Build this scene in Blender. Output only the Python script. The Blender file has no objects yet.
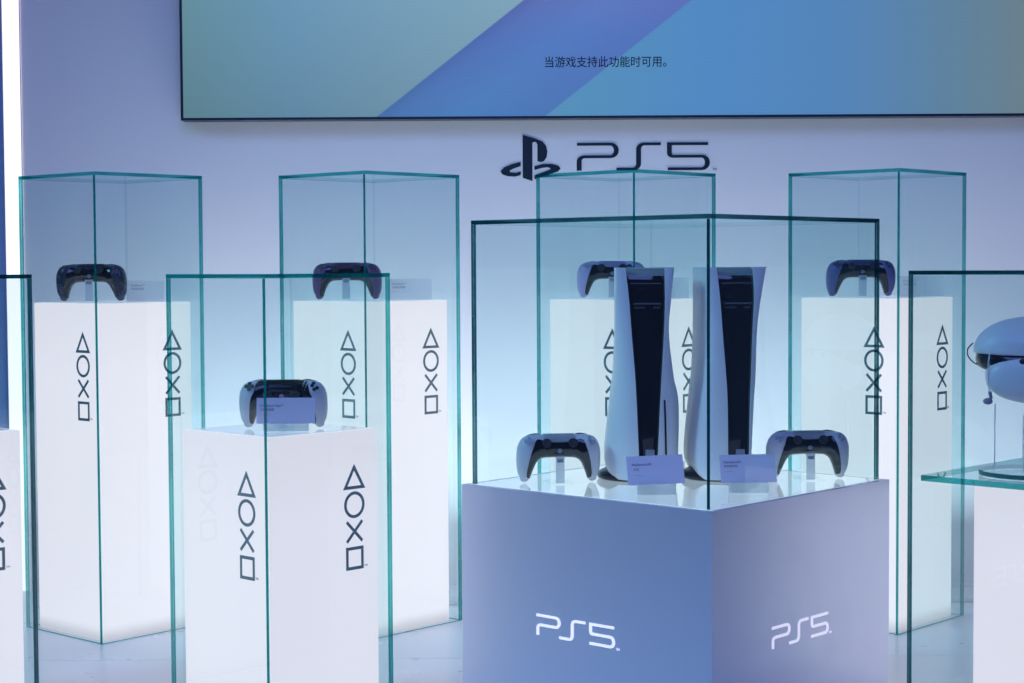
import bpy, bmesh, math, random
from math import sin, cos, pi, radians
from mathutils import Vector, Matrix
random.seed(4)
C = bpy.context.scene.collection
EYE = 0.8165                       # eye height above the display platform
S = 1.03

# ------------------------------------------------------------------ materials
def lin(c):
    return tuple(((v/255)/12.92 if v/255 <= .04045 else ((v/255+.055)/1.055)**2.4) for v in c)
def newmat(name):
    m = bpy.data.materials.new(name); m.use_nodes = True
    nt = m.node_tree; nt.nodes.clear()
    out = nt.nodes.new('ShaderNodeOutputMaterial')
    return m, nt, out
def N(nt, t, **kw):
    n = nt.nodes.new(t)
    for k, v in kw.items(): setattr(n, k, v)
    return n
def pbr(name, col, rough=.5, metal=0, coat=0, emit=None, estr=0, spec=.5, noise=0):
    m, nt, out = newmat(name)
    b = N(nt, 'ShaderNodeBsdfPrincipled')
    b.inputs['Base Color'].default_value = (*col, 1)
    b.inputs['Roughness'].default_value = rough
    b.inputs['Metallic'].default_value = metal
    b.inputs['Coat Weight'].default_value = coat
    b.inputs['Coat Roughness'].default_value = .04
    b.inputs['Specular IOR Level'].default_value = spec
    if emit:
        b.inputs['Emission Color'].default_value = (*emit, 1)
        b.inputs['Emission Strength'].default_value = estr
    if noise:
        tc = N(nt, 'ShaderNodeTexCoord'); nz = N(nt, 'ShaderNodeTexNoise')
        nz.inputs['Scale'].default_value = noise
        mr = N(nt, 'ShaderNodeMapRange'); mr.inputs['To Min'].default_value = rough*.85; mr.inputs['To Max'].default_value = rough*1.15
        nt.links.new(tc.outputs['Object'], nz.inputs['Vector']); nt.links.new(nz.outputs['Fac'], mr.inputs['Value'])
        nt.links.new(mr.outputs['Result'], b.inputs['Roughness'])
    nt.links.new(b.outputs[0], out.inputs[0])
    return m
def glass_face(name, tint, refl=1.45):
    m, nt, out = newmat(name)
    tr = N(nt, 'ShaderNodeBsdfTransparent'); tr.inputs[0].default_value = (*tint, 1)
    gl = N(nt, 'ShaderNodeBsdfGlossy'); gl.inputs['Roughness'].default_value = .0
    gl.inputs['Color'].default_value = (.9, 1, 1, 1)
    fr = N(nt, 'ShaderNodeFresnel'); fr.inputs['IOR'].default_value = refl
    # the same reflectance from either side of the face
    ge = N(nt, 'ShaderNodeNewGeometry'); mx = N(nt, 'ShaderNodeMix'); mx.data_type = 'FLOAT'
    mx.inputs[2].default_value = refl; mx.inputs[3].default_value = 1/refl*1.0
    mx.inputs[3].default_value = 1.0
    nt.links.new(ge.outputs['Backfacing'], mx.inputs[0]); nt.links.new(mx.outputs[0], fr.inputs['IOR'])
    ms = N(nt, 'ShaderNodeMixShader')
    nt.links.new(fr.outputs[0], ms.inputs[0]); nt.links.new(tr.outputs[0], ms.inputs[1]); nt.links.new(gl.outputs[0], ms.inputs[2])
    nt.links.new(ms.outputs[0], out.inputs[0])
    return m
def glass_edge(name, tint, diff, k):
    # cut and polished edge of a float glass pane: the green body colour of the glass
    m, nt, out = newmat(name)
    tr = N(nt, 'ShaderNodeBsdfTransparent'); tr.inputs[0].default_value = (*tint, 1)
    b = N(nt, 'ShaderNodeBsdfPrincipled'); b.inputs['Base Color'].default_value = (*diff, 1); b.inputs['Roughness'].default_value = .12
    ms = N(nt, 'ShaderNodeMixShader')
    tc = N(nt, 'ShaderNodeTexCoord'); nz = N(nt, 'ShaderNodeTexNoise'); nz.inputs['Scale'].default_value = 6; nz.inputs['Detail'].default_value = 1
    mr = N(nt, 'ShaderNodeMapRange'); mr.inputs['From Min'].default_value = .35; mr.inputs['From Max'].default_value = .65
    mr.inputs['To Min'].default_value = max(0, k-.18); mr.inputs['To Max'].default_value = min(1, k+.18)
    nt.links.new(tc.outputs['Object'], nz.inputs['Vector']); nt.links.new(nz.outputs['Fac'], mr.inputs['Value'])
    nt.links.new(mr.outputs['Result'], ms.inputs[0])
    nt.links.new(tr.outputs[0], ms.inputs[1]); nt.links.new(b.outputs[0], ms.inputs[2]); nt.links.new(ms.outputs[0], out.inputs[0])
    return m

M = {}
def lightbox(name, col, strength, h):
    """back-lit frosted acrylic: lamps stop short of the foot and the rim, so the glow dies away there"""
    m, nt, out = newmat(name)
    b = N(nt, 'ShaderNodeBsdfPrincipled'); b.inputs['Base Color'].default_value = (.25, .25, .25, 1); b.inputs['Roughness'].default_value = .4
    b.inputs['Emission Color'].default_value = (*col, 1)
    tc = N(nt, 'ShaderNodeTexCoord'); sx = N(nt, 'ShaderNodeSeparateXYZ')
    r1 = N(nt, 'ShaderNodeMapRange'); r1.interpolation_type = 'SMOOTHSTEP'
    r1.inputs['From Min'].default_value = -.005; r1.inputs['From Max'].default_value = .035; r1.inputs['To Min'].default_value = .6; r1.inputs['To Max'].default_value = 1
    r2 = N(nt, 'ShaderNodeMapRange'); r2.inputs['From Min'].default_value = h-.16; r2.inputs['From Max'].default_value = h
    r2.inputs['To Min'].default_value = 1; r2.inputs['To Max'].default_value = .93
    mu = N(nt, 'ShaderNodeMath', operation='MULTIPLY'); mu2 = N(nt, 'ShaderNodeMath', operation='MULTIPLY'); mu2.inputs[1].default_value = strength
    L = nt.links.new
    L(tc.outputs['Object'], sx.inputs[0]); L(sx.outputs['Z'], r1.inputs['Value']); L(sx.outputs['Z'], r2.inputs['Value'])
    L(r1.outputs[0], mu.inputs[0]); L(r2.outputs[0], mu.inputs[1]); L(mu.outputs[0], mu2.inputs[0]); L(mu2.outputs[0], b.inputs['Emission Strength'])
    L(b.outputs[0], out.inputs[0])
    return m
M['face'] = glass_face('clear_glass', (.932, .978, .980))
M['edge'] = glass_edge('glass_edge_green', (.09, .55, .52), (.0, .30, .29), .34)
M['edge_shaded'] = glass_edge('glass_edge_shaded_green', (.05, .24, .26), (.0, .07, .085), .5)  # shaded copy of the same glass edge, dimmer reflections put into its colour
M['acrylic'] = glass_face('clear_acrylic', (.97, .985, .99))
M['acrylic_edge'] = pbr('acrylic_edge', (.75, .8, .85), .3)
M['symbol'] = pbr('printed_symbol_grey_green', lin((102, 132, 138)), .5)
M['white_shell'] = pbr('white_matte_plastic', (.64, .64, .70), .38, noise=40)
M['plate'] = pbr('white_cover_plastic', (.78, .8, .83), .42, noise=30)
M['gloss_black'] = pbr('gloss_black_plastic', (.006, .008, .012), .07, coat=.6)
M['black'] = pbr('black_plastic', (.012, .014, .02), .35)
M['rubber'] = pbr('black_rubber', (.02, .022, .028), .6)
M['metal'] = pbr('metal_strip', (.6, .6, .62), .25, metal=1)
M['grey_print'] = pbr('grey_button_print', (.25, .27, .35), .4)
M['paper'] = pbr('lavender_card', (.84, .80, .95), .5)
M['ink'] = pbr('dark_ink', (.06, .07, .14), .6)
M['logo_dark'] = pbr('dark_logo', lin((14, 38, 52)), .4)
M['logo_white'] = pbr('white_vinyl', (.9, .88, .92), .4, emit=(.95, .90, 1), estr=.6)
M['plinth'] = pbr('grey_satin_laminate', (.68, .73, .88), .38, metal=.75, noise=25)
M['wall'] = pbr('white_wall_paint', (.80, .80, .82), .6, noise=8)
M['frame'] = pbr('screen_frame', (.01, .02, .05), .4)
M['red_shell'] = pbr('dark_plum_plastic', (.17, .08, .20), .38)
M['purple_shell'] = pbr('violet_plastic', (.13, .14, .34), .38)
M['lilac_shell'] = pbr('pale_lilac_plastic', (.60, .52, .80), .38)
M['bluewall'] = pbr('blue_wall_panel', (.20, .36, .62), .4)

def camo():
    m, nt, out = newmat('grey_camouflage_plastic')
    b = N(nt, 'ShaderNodeBsdfPrincipled'); b.inputs['Roughness'].default_value = .35
    tc = N(nt, 'ShaderNodeTexCoord'); v = N(nt, 'ShaderNodeTexVoronoi'); v.inputs['Scale'].default_value = 230
    nz = N(nt, 'ShaderNodeTexNoise'); nz.inputs['Scale'].default_value = 45
    cr = N(nt, 'ShaderNodeValToRGB'); cr.color_ramp.interpolation = 'CONSTANT'
    e = cr.color_ramp.elements; e[0].color = (.022, .027, .05, 1); e[1].position = .60; e[1].color = (.10, .12, .18, 1)
    x = e.new(.52); x.color = (.05, .06, .10, 1)
    ad = N(nt, 'ShaderNodeMath', operation='MULTIPLY_ADD'); ad.inputs[1].default_value = .35
    L = nt.links.new
    L(tc.outputs['Object'], v.inputs['Vector']); L(tc.outputs['Object'], nz.inputs['Vector'])
    L(v.outputs['Color'], ad.inputs[0]); L(nz.outputs['Fac'], ad.inputs[2]); 
    sb = N(nt, 'ShaderNodeMath', operation='SUBTRACT'); sb.inputs[1].default_value = .16
    L(ad.outputs[0], sb.inputs[0]); L(sb.outputs[0], cr.inputs['Fac']); L(cr.outputs[0], b.inputs['Base Color']); L(b.outputs[0], out.inputs[0])
    return m
M['camo'] = camo()

def floor_mat():
    m, nt, out = newmat('platform_white_gloss')
    b = N(nt, 'ShaderNodeBsdfPrincipled'); b.inputs['Base Color'].default_value = (.84, .87, .9, 1)
    b.inputs['Roughness'].default_value = .28
    tc = N(nt, 'ShaderNodeTexCoord'); nz = N(nt, 'ShaderNodeTexNoise'); nz.inputs['Scale'].default_value = 12
    mr = N(nt, 'ShaderNodeMapRange'); mr.inputs['To Min'].default_value = .24; mr.inputs['To Max'].default_value = .34
    nt.links.new(tc.outputs['Object'], nz.inputs['Vector']); nt.links.new(nz.outputs['Fac'], mr.inputs['Value']); nt.links.new(mr.outputs[0], b.inputs['Roughness'])
    nt.links.new(b.outputs[0], out.inputs[0])
    return m
M['floor'] = floor_mat()

# ------------------------------------------------------------------ helpers
def link(name, bm, mats, parent=None, smooth=False, bevel=0, recalc=True):
    if recalc: bmesh.ops.recalc_face_normals(bm, faces=bm.faces)
    me = bpy.data.meshes.new(name); bm.to_mesh(me); bm.free()
    for m in (mats if isinstance(mats, (list, tuple)) else [mats]): me.materials.append(m)
    o = bpy.data.objects.new(name, me); C.objects.link(o)
    if smooth:
        for p in me.polygons: p.use_smooth = True
    if bevel:
        md = o.modifiers.new('bevel', 'BEVEL'); md.width = bevel; md.segments = 2; md.limit_method = 'ANGLE'; md.angle_limit = radians(40)
    if parent: o.parent = parent
    return o
def box(bm, x0, x1, y0, y1, z0, z1, mi=0, mat=None):
    vs = [Vector((x, y, z)) for z in (z0, z1) for y in (y0, y1) for x in (x0, x1)]
    if mat: vs = [mat @ v for v in vs]
    v = [bm.verts.new(p) for p in vs]
    fs = []
    for q in ((0, 2, 3, 1), (4, 5, 7, 6), (0, 1, 5, 4), (2, 6, 7, 3), (0, 4, 6, 2), (1, 3, 7, 5)):
        f = bm.faces.new([v[i] for i in q]); f.material_index = mi; fs.append(f)
    return fs
def lathe(bm, prof, seg=32, mat=None, mi=0):
    rings = []
    for r, z in prof:
        if r < 1e-6:
            p = Vector((0, 0, z)); rings.append([bm.verts.new(mat @ p if mat else p)])
        else:
            ring = []
            for i in range(seg):
                a = 2*pi*i/seg; p = Vector((r*cos(a), r*sin(a), z)); ring.append(bm.verts.new(mat @ p if mat else p))
            rings.append(ring)
    for a, b in zip(rings, rings[1:]):
        for i in range(seg):
            j = (i+1) % seg
            q = [a[i % len(a)], a[j % len(a)], b[j % len(b)], b[i % len(b)]]
            u = []
            for w in q:
                if w not in u: u.append(w)
            if len(u) > 2: bm.faces.new(u).material_index = mi
    for ring in (rings[0], rings[-1]):
        if len(ring) > 2: bm.faces.new(ring).material_index = mi
def tube(bm, pts, r, seg=10, closed=False):
    pts = [Vector(p) for p in pts]; n = len(pts); rings = []
    rr = r if isinstance(r, (list, tuple)) else [r]*n
    ref = Vector((.123, .31, .94))
    for i, p in enumerate(pts):
        if closed: t = pts[(i+1) % n]-pts[i-1]
        else: t = pts[min(i+1, n-1)]-pts[max(i-1, 0)]
        t.normalize(); u = t.cross(ref).normalized(); w = t.cross(u)
        rings.append([bm.verts.new(p+(u*cos(2*pi*k/seg)+w*sin(2*pi*k/seg))*rr[i]) for k in range(seg)])
    for i in range(n if closed else n-1):
        a, b = rings[i], rings[(i+1) % n]
        for k in range(seg): bm.faces.new([a[k], a[(k+1) % seg], b[(k+1) % seg], b[k]])
    if not closed: bm.faces.new(rings[0]); bm.faces.new(rings[-1])
def cr(pts, n):
    """Catmull-Rom through points (tuples of any length), n samples"""
    out = []; m = len(pts)-1
    for i in range(n):
        t = i/(n-1)*m; k = min(int(t), m-1); u = t-k
        p = [pts[max(k-1, 0)], pts[k], pts[k+1], pts[min(k+2, m)]]
        out.append(tuple(.5*((2*p[1][j])+(-p[0][j]+p[2][j])*u+(2*p[0][j]-5*p[1][j]+4*p[2][j]-p[3][j])*u*u+(-p[0][j]+3*p[1][j]-3*p[2][j]+p[3][j])*u**3) for j in range(len(p[0]))))
    return out
def prism(bm, pts, y0, y1, mi=0):
    """polygon in x,z extruded in y"""
    a = [bm.verts.new((x, y0, z)) for x, z in pts]; b = [bm.verts.new((x, y1, z)) for x, z in pts]
    n = len(pts)
    bm.faces.new(a).material_index = mi; bm.faces.new(b[::-1]).material_index = mi
    for i in range(n): bm.faces.new([a[i], b[i], b[(i+1) % n], a[(i+1) % n]]).material_index = mi
def ribbon(bm, pts, w, y0, y1, closed=False):
    """stroke of width w along x,z points"""
    n = len(pts); L_, R_ = [], []
    for i, (x, z) in enumerate(pts):
        def d(a, b):
            v = Vector((b[0]-a[0], b[1]-a[1])); v.normalize(); return v
        if closed or 0 < i < n-1:
            d0 = d(pts[i-1], pts[i]); d1 = d(pts[i], pts[(i+1) % n])
        elif i == 0: d0 = d1 = d(pts[0], pts[1])
        else: d0 = d1 = d(pts[-2], pts[-1])
        t = (d0+d1).normalized(); nn = Vector((-t.y, t.x)); k = w/2/max(.4, nn.dot(Vector((-d0.y, d0.x))))
        L_.append((x+nn.x*k, z+nn.y*k)); R_.append((x-nn.x*k, z-nn.y*k))
    if closed:
        for i in range(n):
            j = (i+1) % n; prism(bm, [L_[i], L_[j], R_[j], R_[i]], y0, y1)
    else: prism(bm, L_+R_[::-1], y0, y1)
def thing(name, label, cat, loc=(0, 0, 0), rz=0, group=None):
    o = bpy.data.objects.new(name, None); C.objects.link(o); o.empty_display_size = .05
    o.location = loc; o.rotation_euler = (0, 0, rz); tag(o, label, cat, group); return o
def tag(o, label=None, cat=None, group=None, kind=None):
    if label: o['label'] = label
    if cat: o['category'] = cat
    if group: o['group'] = group
    if kind: o['kind'] = kind
    return o
def text_mesh(name, s, size, mat, parent, loc, rot=(pi/2, 0, 0), align='LEFT', depth=.0002, sx=1, label=None, bold=0):
    cu = bpy.data.curves.new(name, 'FONT'); cu.body = s; cu.size = size; cu.extrude = depth; cu.align_x = align; cu.offset = bold
    t = bpy.data.objects.new('tmp', cu); C.objects.link(t)
    dg = bpy.context.evaluated_depsgraph_get(); dg.update()
    me = bpy.data.meshes.new_from_object(t.evaluated_get(dg)); bpy.data.objects.remove(t)
    me.materials.clear(); me.materials.append(mat)
    o = bpy.data.objects.new(name, me); C.objects.link(o); o.parent = parent; o.location = loc; o.rotation_euler = rot; o.scale = (sx, 1, 1)
    if label: o['label'] = label
    return o

# ------------------------------------------------------------------ camera
cam = bpy.data.cameras.new('camera'); co = bpy.data.objects.new('camera', cam); C.objects.link(co)
pitch, roll, fpx = .0439834, -.0056460, 1751.087
fw = Vector((0, cos(pitch), -sin(pitch))); up0 = Vector((0, sin(pitch), cos(pitch))); rt0 = Vector((1, 0, 0))
rt = cos(roll)*rt0+sin(roll)*up0; up = -sin(roll)*rt0+cos(roll)*up0
co.matrix_world = Matrix(((rt.x, up.x, -fw.x, 0), (rt.y, up.y, -fw.y, 0), (rt.z, up.z, -fw.z, EYE), (0, 0, 0, 1)))
cam.sensor_width = 36; cam.lens = fpx/1024*36; cam.clip_start = .05
bpy.context.scene.camera = co

# ------------------------------------------------------------------ setting
WY = 4.38
bm = bmesh.new(); box(bm, -2.6, 3.0, 3.605, WY+.05, -.04, 0)
tag(link('floor', bm, M['floor'], bevel=.0012), 'rear panel of the white glossy display platform', kind='structure')
bm = bmesh.new(); box(bm, -2.6, 3.0, 1.6, 3.603, -.04, 0)
tag(link('floor', bm, M['floor'], bevel=.0012), 'front panel of the white glossy display platform', kind='structure')
bm = bmesh.new(); box(bm, -1.2605, 3.0, WY, WY+.1, 0, 2.2)
tag(link('wall_back', bm, M['wall']), kind='structure')
bm = bmesh.new(); box(bm, -2.6, -1.2605, WY+.0, WY+.1, 0, 2.2)
tag(link('wall_left', bm, M['bluewall']), kind='structure')
bm = bmesh.new(); box(bm, -1.19, 3.0, WY-.008, WY-.0005, 0, .012)
tag(link('baseboard_back', bm, pbr('white_trim', (.85, .85, .87), .35)), kind='structure')

M['strip'] = pbr('white_light_strip', (.8, .8, .8), .4, emit=(1, .88, .92), estr=.98)
ls = thing('wall_light_column', 'bright white vertical light strip running up the left end of the back wall', 'light', (-1.239, WY-.002, 0))
bm = bmesh.new(); box(bm, -.021, .021, -.006, .0, .004, 2.19)
link('diffuser', bm, M['strip'], ls, bevel=.002)
bm = bmesh.new(); box(bm, -.022, -.0213, -.0065, 0, .003, 2.19); box(bm, .0213, .022, -.0065, 0, .003, 2.19)
link('housing', bm, pbr('aluminium', (.6, .62, .66), .35, metal=.8), ls)

# --- LED wall screen
def screen_mat():
    m, nt, out = newmat('led_screen_picture')
    L = nt.links.new
    tc = N(nt, 'ShaderNodeTexCoord'); sx = N(nt, 'ShaderNodeSeparateXYZ'); L(tc.outputs['Object'], sx.inputs[0])
    def ramp(src, a, b, stops):
        mr = N(nt, 'ShaderNodeMapRange'); mr.inputs['From Min'].default_value = a; mr.inputs['From Max'].default_value = b
        c = N(nt, 'ShaderNodeValToRGB'); e = c.color_ramp.elements
        e[0].position = stops[0][0]; e[0].color = (*lin(stops[0][1]), 1); e[1].position = stops[-1][0]; e[1].color = (*lin(stops[-1][1]), 1)
        for p, col in stops[1:-1]: x = e.new(p); x.color = (*lin(col), 1)
        L(src, mr.inputs['Value']); L(mr.outputs[0], c.inputs['Fac']); return c.outputs['Color']
    def mixc(f, a, b, t='MIX'):
        x = N(nt, 'ShaderNodeMix'); x.data_type = 'RGBA'; x.blend_type = t
        if isinstance(f, float): x.inputs[0].default_value = f
        else: L(f, x.inputs[0])
        L(a, x.inputs[6])
        if isinstance(b, tuple): x.inputs[7].default_value = b
        else: L(b, x.inputs[7])
        return x.outputs[2]
    # the oblique coordinate: x - 1.30 z  (both picture edges lean the same way)
    ob = N(nt, 'ShaderNodeMath', operation='MULTIPLY_ADD'); ob.inputs[1].default_value = -1.28
    L(sx.outputs['Z'], ob.inputs[0]); L(sx.outputs['X'], ob.inputs[2])
    # local x: 0 at the left edge of the screen, z: 0 at its foot, metres (2.46 mm per picture px)
    left = ramp(sx.outputs['X'], 0, .85, [(0, (106, 152, 166)), (.3, (112, 160, 192)), (.65, (126, 170, 196)), (1, (136, 178, 198))])
    lowl = ramp(sx.outputs['Z'], 0, .32, [(0, (200, 196, 190)), (.5, (226, 224, 224)), (1, (245, 245, 245))])
    left = mixc(.55, left, mixc(1.0, left, lowl, 'MULTIPLY'))
    mid = ramp(ob.outputs[0], .475, .89, [(0, (66, 94, 158)), (.12, (82, 116, 184)), (.5, (84, 132, 202)), (1, (82, 116, 190))])
    midt = ramp(sx.outputs['Z'], .0, .32, [(0, (70, 128, 184)), (.6, (84, 118, 196)), (1, (112, 116, 192))])
    mid = mixc(.5, mid, midt)
    right = ramp(sx.outputs['X'], .9, 2.06, [(0, (88, 150, 192)), (.35, (82, 142, 202)), (.62, (86, 138, 192)), (.85, (98, 136, 164)), (1, (110, 134, 146))])
    def step(v, w=.006):
        mr = N(nt, 'ShaderNodeMapRange'); mr.inputs['From Min'].default_value = v-w/2; mr.inputs['From Max'].default_value = v+w/2
        L(ob.outputs[0], mr.inputs['Value']); return mr.outputs[0]
    col = mixc(step(.475), left, mid); col = mixc(step(.89, .004), col, right)
    # fine concentric lines of the LED picture
    wv = N(nt, 'ShaderNodeTexWave'); wv.wave_type = 'RINGS'; wv.inputs['Scale'].default_value = 40; wv.inputs['Distortion'].default_value = 2
    mp = N(nt, 'ShaderNodeMapping'); mp.inputs['Location'].default_value = (-1.2, 0, -.9); L(tc.outputs['Object'], mp.inputs[0]); L(mp.outputs[0], wv.inputs['Vector'])
    wc = ramp(wv.outputs['Fac'], 0, 1, [(0, (251, 251, 251)), (1, (255, 255, 255))])
    col = mixc(1.0, col, wc, 'MULTIPLY')
    em = N(nt, 'ShaderNodeEmission'); em.inputs['Strength'].default_value = .88; L(col, em.inputs['Color'])
    gl = N(nt, 'ShaderNodeBsdfPrincipled'); gl.inputs['Base Color'].default_value = (.02, .02, .02, 1); gl.inputs['Roughness'].default_value = .5
    ad = N(nt, 'ShaderNodeAddShader'); L(em.outputs[0], ad.inputs[0]); L(gl.outputs[0], ad.inputs[1]); L(ad.outputs[0], out.inputs[0])
    return m
SX0, SZ0 = -.8045, EYE+.364
SY = 4.325
scr = thing('wall_screen', 'large led video screen with blue diagonal picture on the back wall', 'screen', (SX0, SY, SZ0))
bm = bmesh.new(); box(bm, 0, 2.25, 0, .03, 0, .95); link('display_panel', bm, screen_mat(), scr)
bm = bmesh.new(); box(bm, -.006, 0, -.003, .052, -.006, .95); box(bm, 0, 2.25, -.003, .052, -.006, 0); box(bm, 2.25, 2.256, -.003, .052, -.006, .95)
box(bm, 0, 2.25, .031, .052, 0, .95)
link('frame', bm, M['frame'], scr)
mpp = SY/1751.087
cap = text_mesh('caption', '当游戏支持此功能时可用。', .0285, pbr('caption_black', (.003, .01, .03), .6), scr, (0, 0, 0), bold=.0002, sx=.93, label='black chinese caption reading 当游戏支持此功能时可用。')
cap.location = ((545-512)*mpp-SX0+.0005, -.0012, .1210)

# ------------------------------------------------------------------ lettering
def ps5_strokes():
    def arc(cx, cz, rx, rz_, a0, a1, n=8):
        return [(cx+rx*cos(radians(a0+(a1-a0)*i/n)), cz+rz_*sin(radians(a0+(a1-a0)*i/n))) for i in range(n+1)]
    P = [(0, .95)]+arc(1.22, .725, .2, .225, 90, -90)+arc(.28, .34, .2, .16, 90, 180)+[(.08, 0)]
    Sg = [(1.42, .05)]+arc(2.02, .25, .2, .2, -90, 0)+arc(2.42, .75, .2, .2, 180, 90)+[(3.02, .95)]
    F = [(4.72, .95), (3.33, .95)]+arc(3.45, .62, .12, .12, 180, 270, 4)+arc(4.5, .275, .2, .225, 90, -90)+[(3.27, .05)]
    return P, Sg, F
def ps5_letters(parent, mat, h, place, w=.105, depth=.0012, label=None, aspect=1.0, kv=1.0):
    """three letters; place = matrix taking x,z letter plane to the parent's space"""
    for name, st in zip(('letter_p', 'letter_s', 'digit_five'), ps5_strokes()):
        bm = bmesh.new(); ribbon(bm, [((x-2.36)*h*aspect/kv, (z-.5)*h) for x, z in st], w*h, -depth, 0)
        bmesh.ops.scale(bm, vec=(kv, 1, 1), verts=bm.verts)
        bmesh.ops.transform(bm, matrix=place, verts=bm.verts)
        link(name, bm, mat, parent)
lw = 4.38/1751.087
wl = thing('wall_logo', 'dark emblem and lettering reading PS5 mounted on the back wall under the screen', 'sign', ((605-512)*lw, WY, EYE+.260))
def wz(x, z):   # picture crop units -> local metres
    px, py = 480+x/3.94, 40+z/3.94
    return ((px-605)*lw, (160-py)*lw)
emb = bmesh.new()
prism(emb, [wz(*p) for p in [(172, 375), (215, 387), (250, 401), (264, 418), (269, 440), (266, 462), (256, 478), (243, 482), (230, 478), (230, 414), (226, 405), (218, 402), (210, 406), (210, 556), (172, 543)]], -.0009, -.0003)
prism(emb, [wz(*p) for p in [(164, 480), (130, 489), (100, 501), (84, 516), (92, 529), (112, 536), (140, 538), (164, 532), (164, 518), (145, 523), (122, 521), (121, 514), (135, 507), (164, 497)]], -.0009, -.0003)
prism(emb, [wz(*p) for p in [(218, 497), (250, 489), (285, 489), (312, 496), (321, 507), (310, 519), (280, 529), (218, 549), (218, 533), (275, 513), (283, 506), (270, 502), (245, 505), (218, 513)]], -.0009, -.0003)
link('emblem', emb, M['logo_dark'], wl)
cx, cz = wz(385+2.36*109, 462)
ps5_letters(wl, M['logo_dark'], 109/3.94*lw, Matrix.Translation((cx, -.0003, cz)), w=.10, depth=.0006, kv=1.75)
x, z = wz(917, 517); text_mesh('trademark', 'TM', .008, M['logo_dark'], wl, (x, -.001, z))

# ------------------------------------------------------------------ pedestals and cases
def corners(n, th, a, b=None):
    b = b or a; n = Vector((n[0], n[1], 0)); l = Vector((-cos(th), sin(th), 0)); r = Vector((sin(th), cos(th), 0))
    return n, n+a*l, n+b*r, n+a*l+b*r
def glass_case(loc, th, a, b, z0, z1, label, edge='edge', t=.006, top=True, group='glass display cases'):
    """local axes: +x runs along the right-hand front face, +y along the left-hand one; origin at the near corner"""
    o = thing('glass_display_case', label, 'display case', (loc[0], loc[1], z0), pi/2-th, group)
    h = z1-z0; tt = .0075 if top else 0
    def pane(x0, x1, y0, y1, za, zb, name='glass_pane', glued=None):
        bm = bmesh.new(); fs = box(bm, x0, x1, y0, y1, za, zb)
        dims = (x1-x0, y1-y0, zb-za); k = dims.index(min(dims))
        bmesh.ops.recalc_face_normals(bm, faces=bm.faces)
        for f in bm.faces:
            f.material_index = 0 if abs(f.normal[k]) > .5 or (glued and f.normal.dot(Vector(glued)) > .5) else 1
        return link(name, bm, [M['face'], M[edge]], o)
    hz = h-tt
    pane(0, b, 0, t, 0, hz)                 # right-hand front
    pane(0, t, t+.0002, a, 0, hz)           # left-hand front
    pane(t+.0002, b, a-t, a, 0, hz, glued=(1, 0, 0))         # rear left
    pane(b-t, b, t+.0002, a-t-.0002, 0, hz, glued=(0, 1, 0)) # rear right
    if top: pane(0, b, 0, a, hz+.0002, h, 'top_pane')
    return o
def symbols(parent, zs, place, wsym, lab=None):
    """triangle, circle, cross, square, printed in a column; zs = z of the column's middle"""
    r = wsym/2; pit = wsym*1.135; w = wsym*.135
    rot = place
    def put(name, fn, zc):
        bm = bmesh.new(); fn(bm, zc); bmesh.ops.transform(bm, matrix=rot, verts=bm.verts); link(name, bm, M['symbol'], parent)
    y0, y1 = -.0007, -.0001
    put('triangle_symbol', lambda b, z: ribbon(b, [(-r, z-r*.80), (r, z-r*.80), (0, z+r*.92)], w, y0, y1, True), zs+1.5*pit)
    put('circle_symbol', lambda b, z: ribbon(b, [(r*cos(2*pi*i/32), z+r*sin(2*pi*i/32)) for i in range(32)], w, y0, y1, True), zs+.5*pit)
    def cross(b, z):
        q = r*.86
        ribbon(b, [(-q, z-q), (q, z+q)], w, y0, y1); ribbon(b, [(-q, z+q), (q, z-q)], w, y0+.0001, y1)
    put('cross_symbol', cross, zs-.5*pit)
    q = r*.84
    put('square_symbol', lambda b, z: ribbon(b, [(-q, z-q), (q, z-q), (q, z+q), (-q, z+q)], w, y0, y1, True), zs-1.5*pit)
    t = text_mesh('trademark', 'TM', wsym*.14, M['symbol'], parent, (0, 0, 0))
    t.matrix_local = place @ Matrix.Translation((r*1.05, -.0003, zs-1.5*pit-r*.85)) @ Matrix.Rotation(pi/2, 4, 'X')
def pedestal(loc, th, s, h, label, mat, sym=None, z0=0.0, width=.041, group='glowing white pedestals', off=.80, offl=.25):
    o = thing('lightbox_pedestal', label, 'pedestal', (loc[0], loc[1], z0), pi/2-th, group)
    bm = bmesh.new(); box(bm, 0, s, 0, s, 0, h)
    link('body', bm, mat, o, bevel=.0015)
    bm = bmesh.new(); box(bm, .012, s-.012, .012, s-.012, h, h+.0012)
    link('top_plate', bm, M['top_plate'], o)
    if sym is not None:
        # right-hand face is the plane y=0 seen from -y; left-hand face the plane x=0 seen from -x
        symbols(o, sym, Matrix.Translation((s*off, 0, 0)), width)
        symbols(o, sym, Matrix.Translation((0, s*offl, 0)) @ Matrix.Rotation(-pi/2, 4, 'Z'), width)
    return o
M['top_plate'] = pbr('white_acrylic_top', (.62, .64, .68), .15, emit=(.80, .84, .92), estr=.38, coat=.5)
PEDCOL = (.99, .90, .97)
BACK_H, C_H = EYE-.081, EYE-.2965
M['box_back'] = lightbox('glowing_acrylic_tall', PEDCOL, .86, BACK_H)
M['box_front'] = lightbox('glowing_acrylic_low', PEDCOL, .80, C_H)
sb = .27726*S
TOPB = EYE+.19792*S
A_ = {'A': (-.86406, 3.64633, .72333), 'B': (-.30531, 3.67336, .74782), 'D': (.25923, 3.67607, .75562), 'E': (.8181, 3.69589, .75453), 'C': (-.40578, 2.87797, .76462), 'M': (.29734, 2.62608, .73767)}
for k in A_: A_[k] = (A_[k][0]*S, A_[k][1]*S, A_[k][2])
def center(n, th, a, b=None):
    c = corners(n, th, a, b); return (c[0]+c[3])/2
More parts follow.
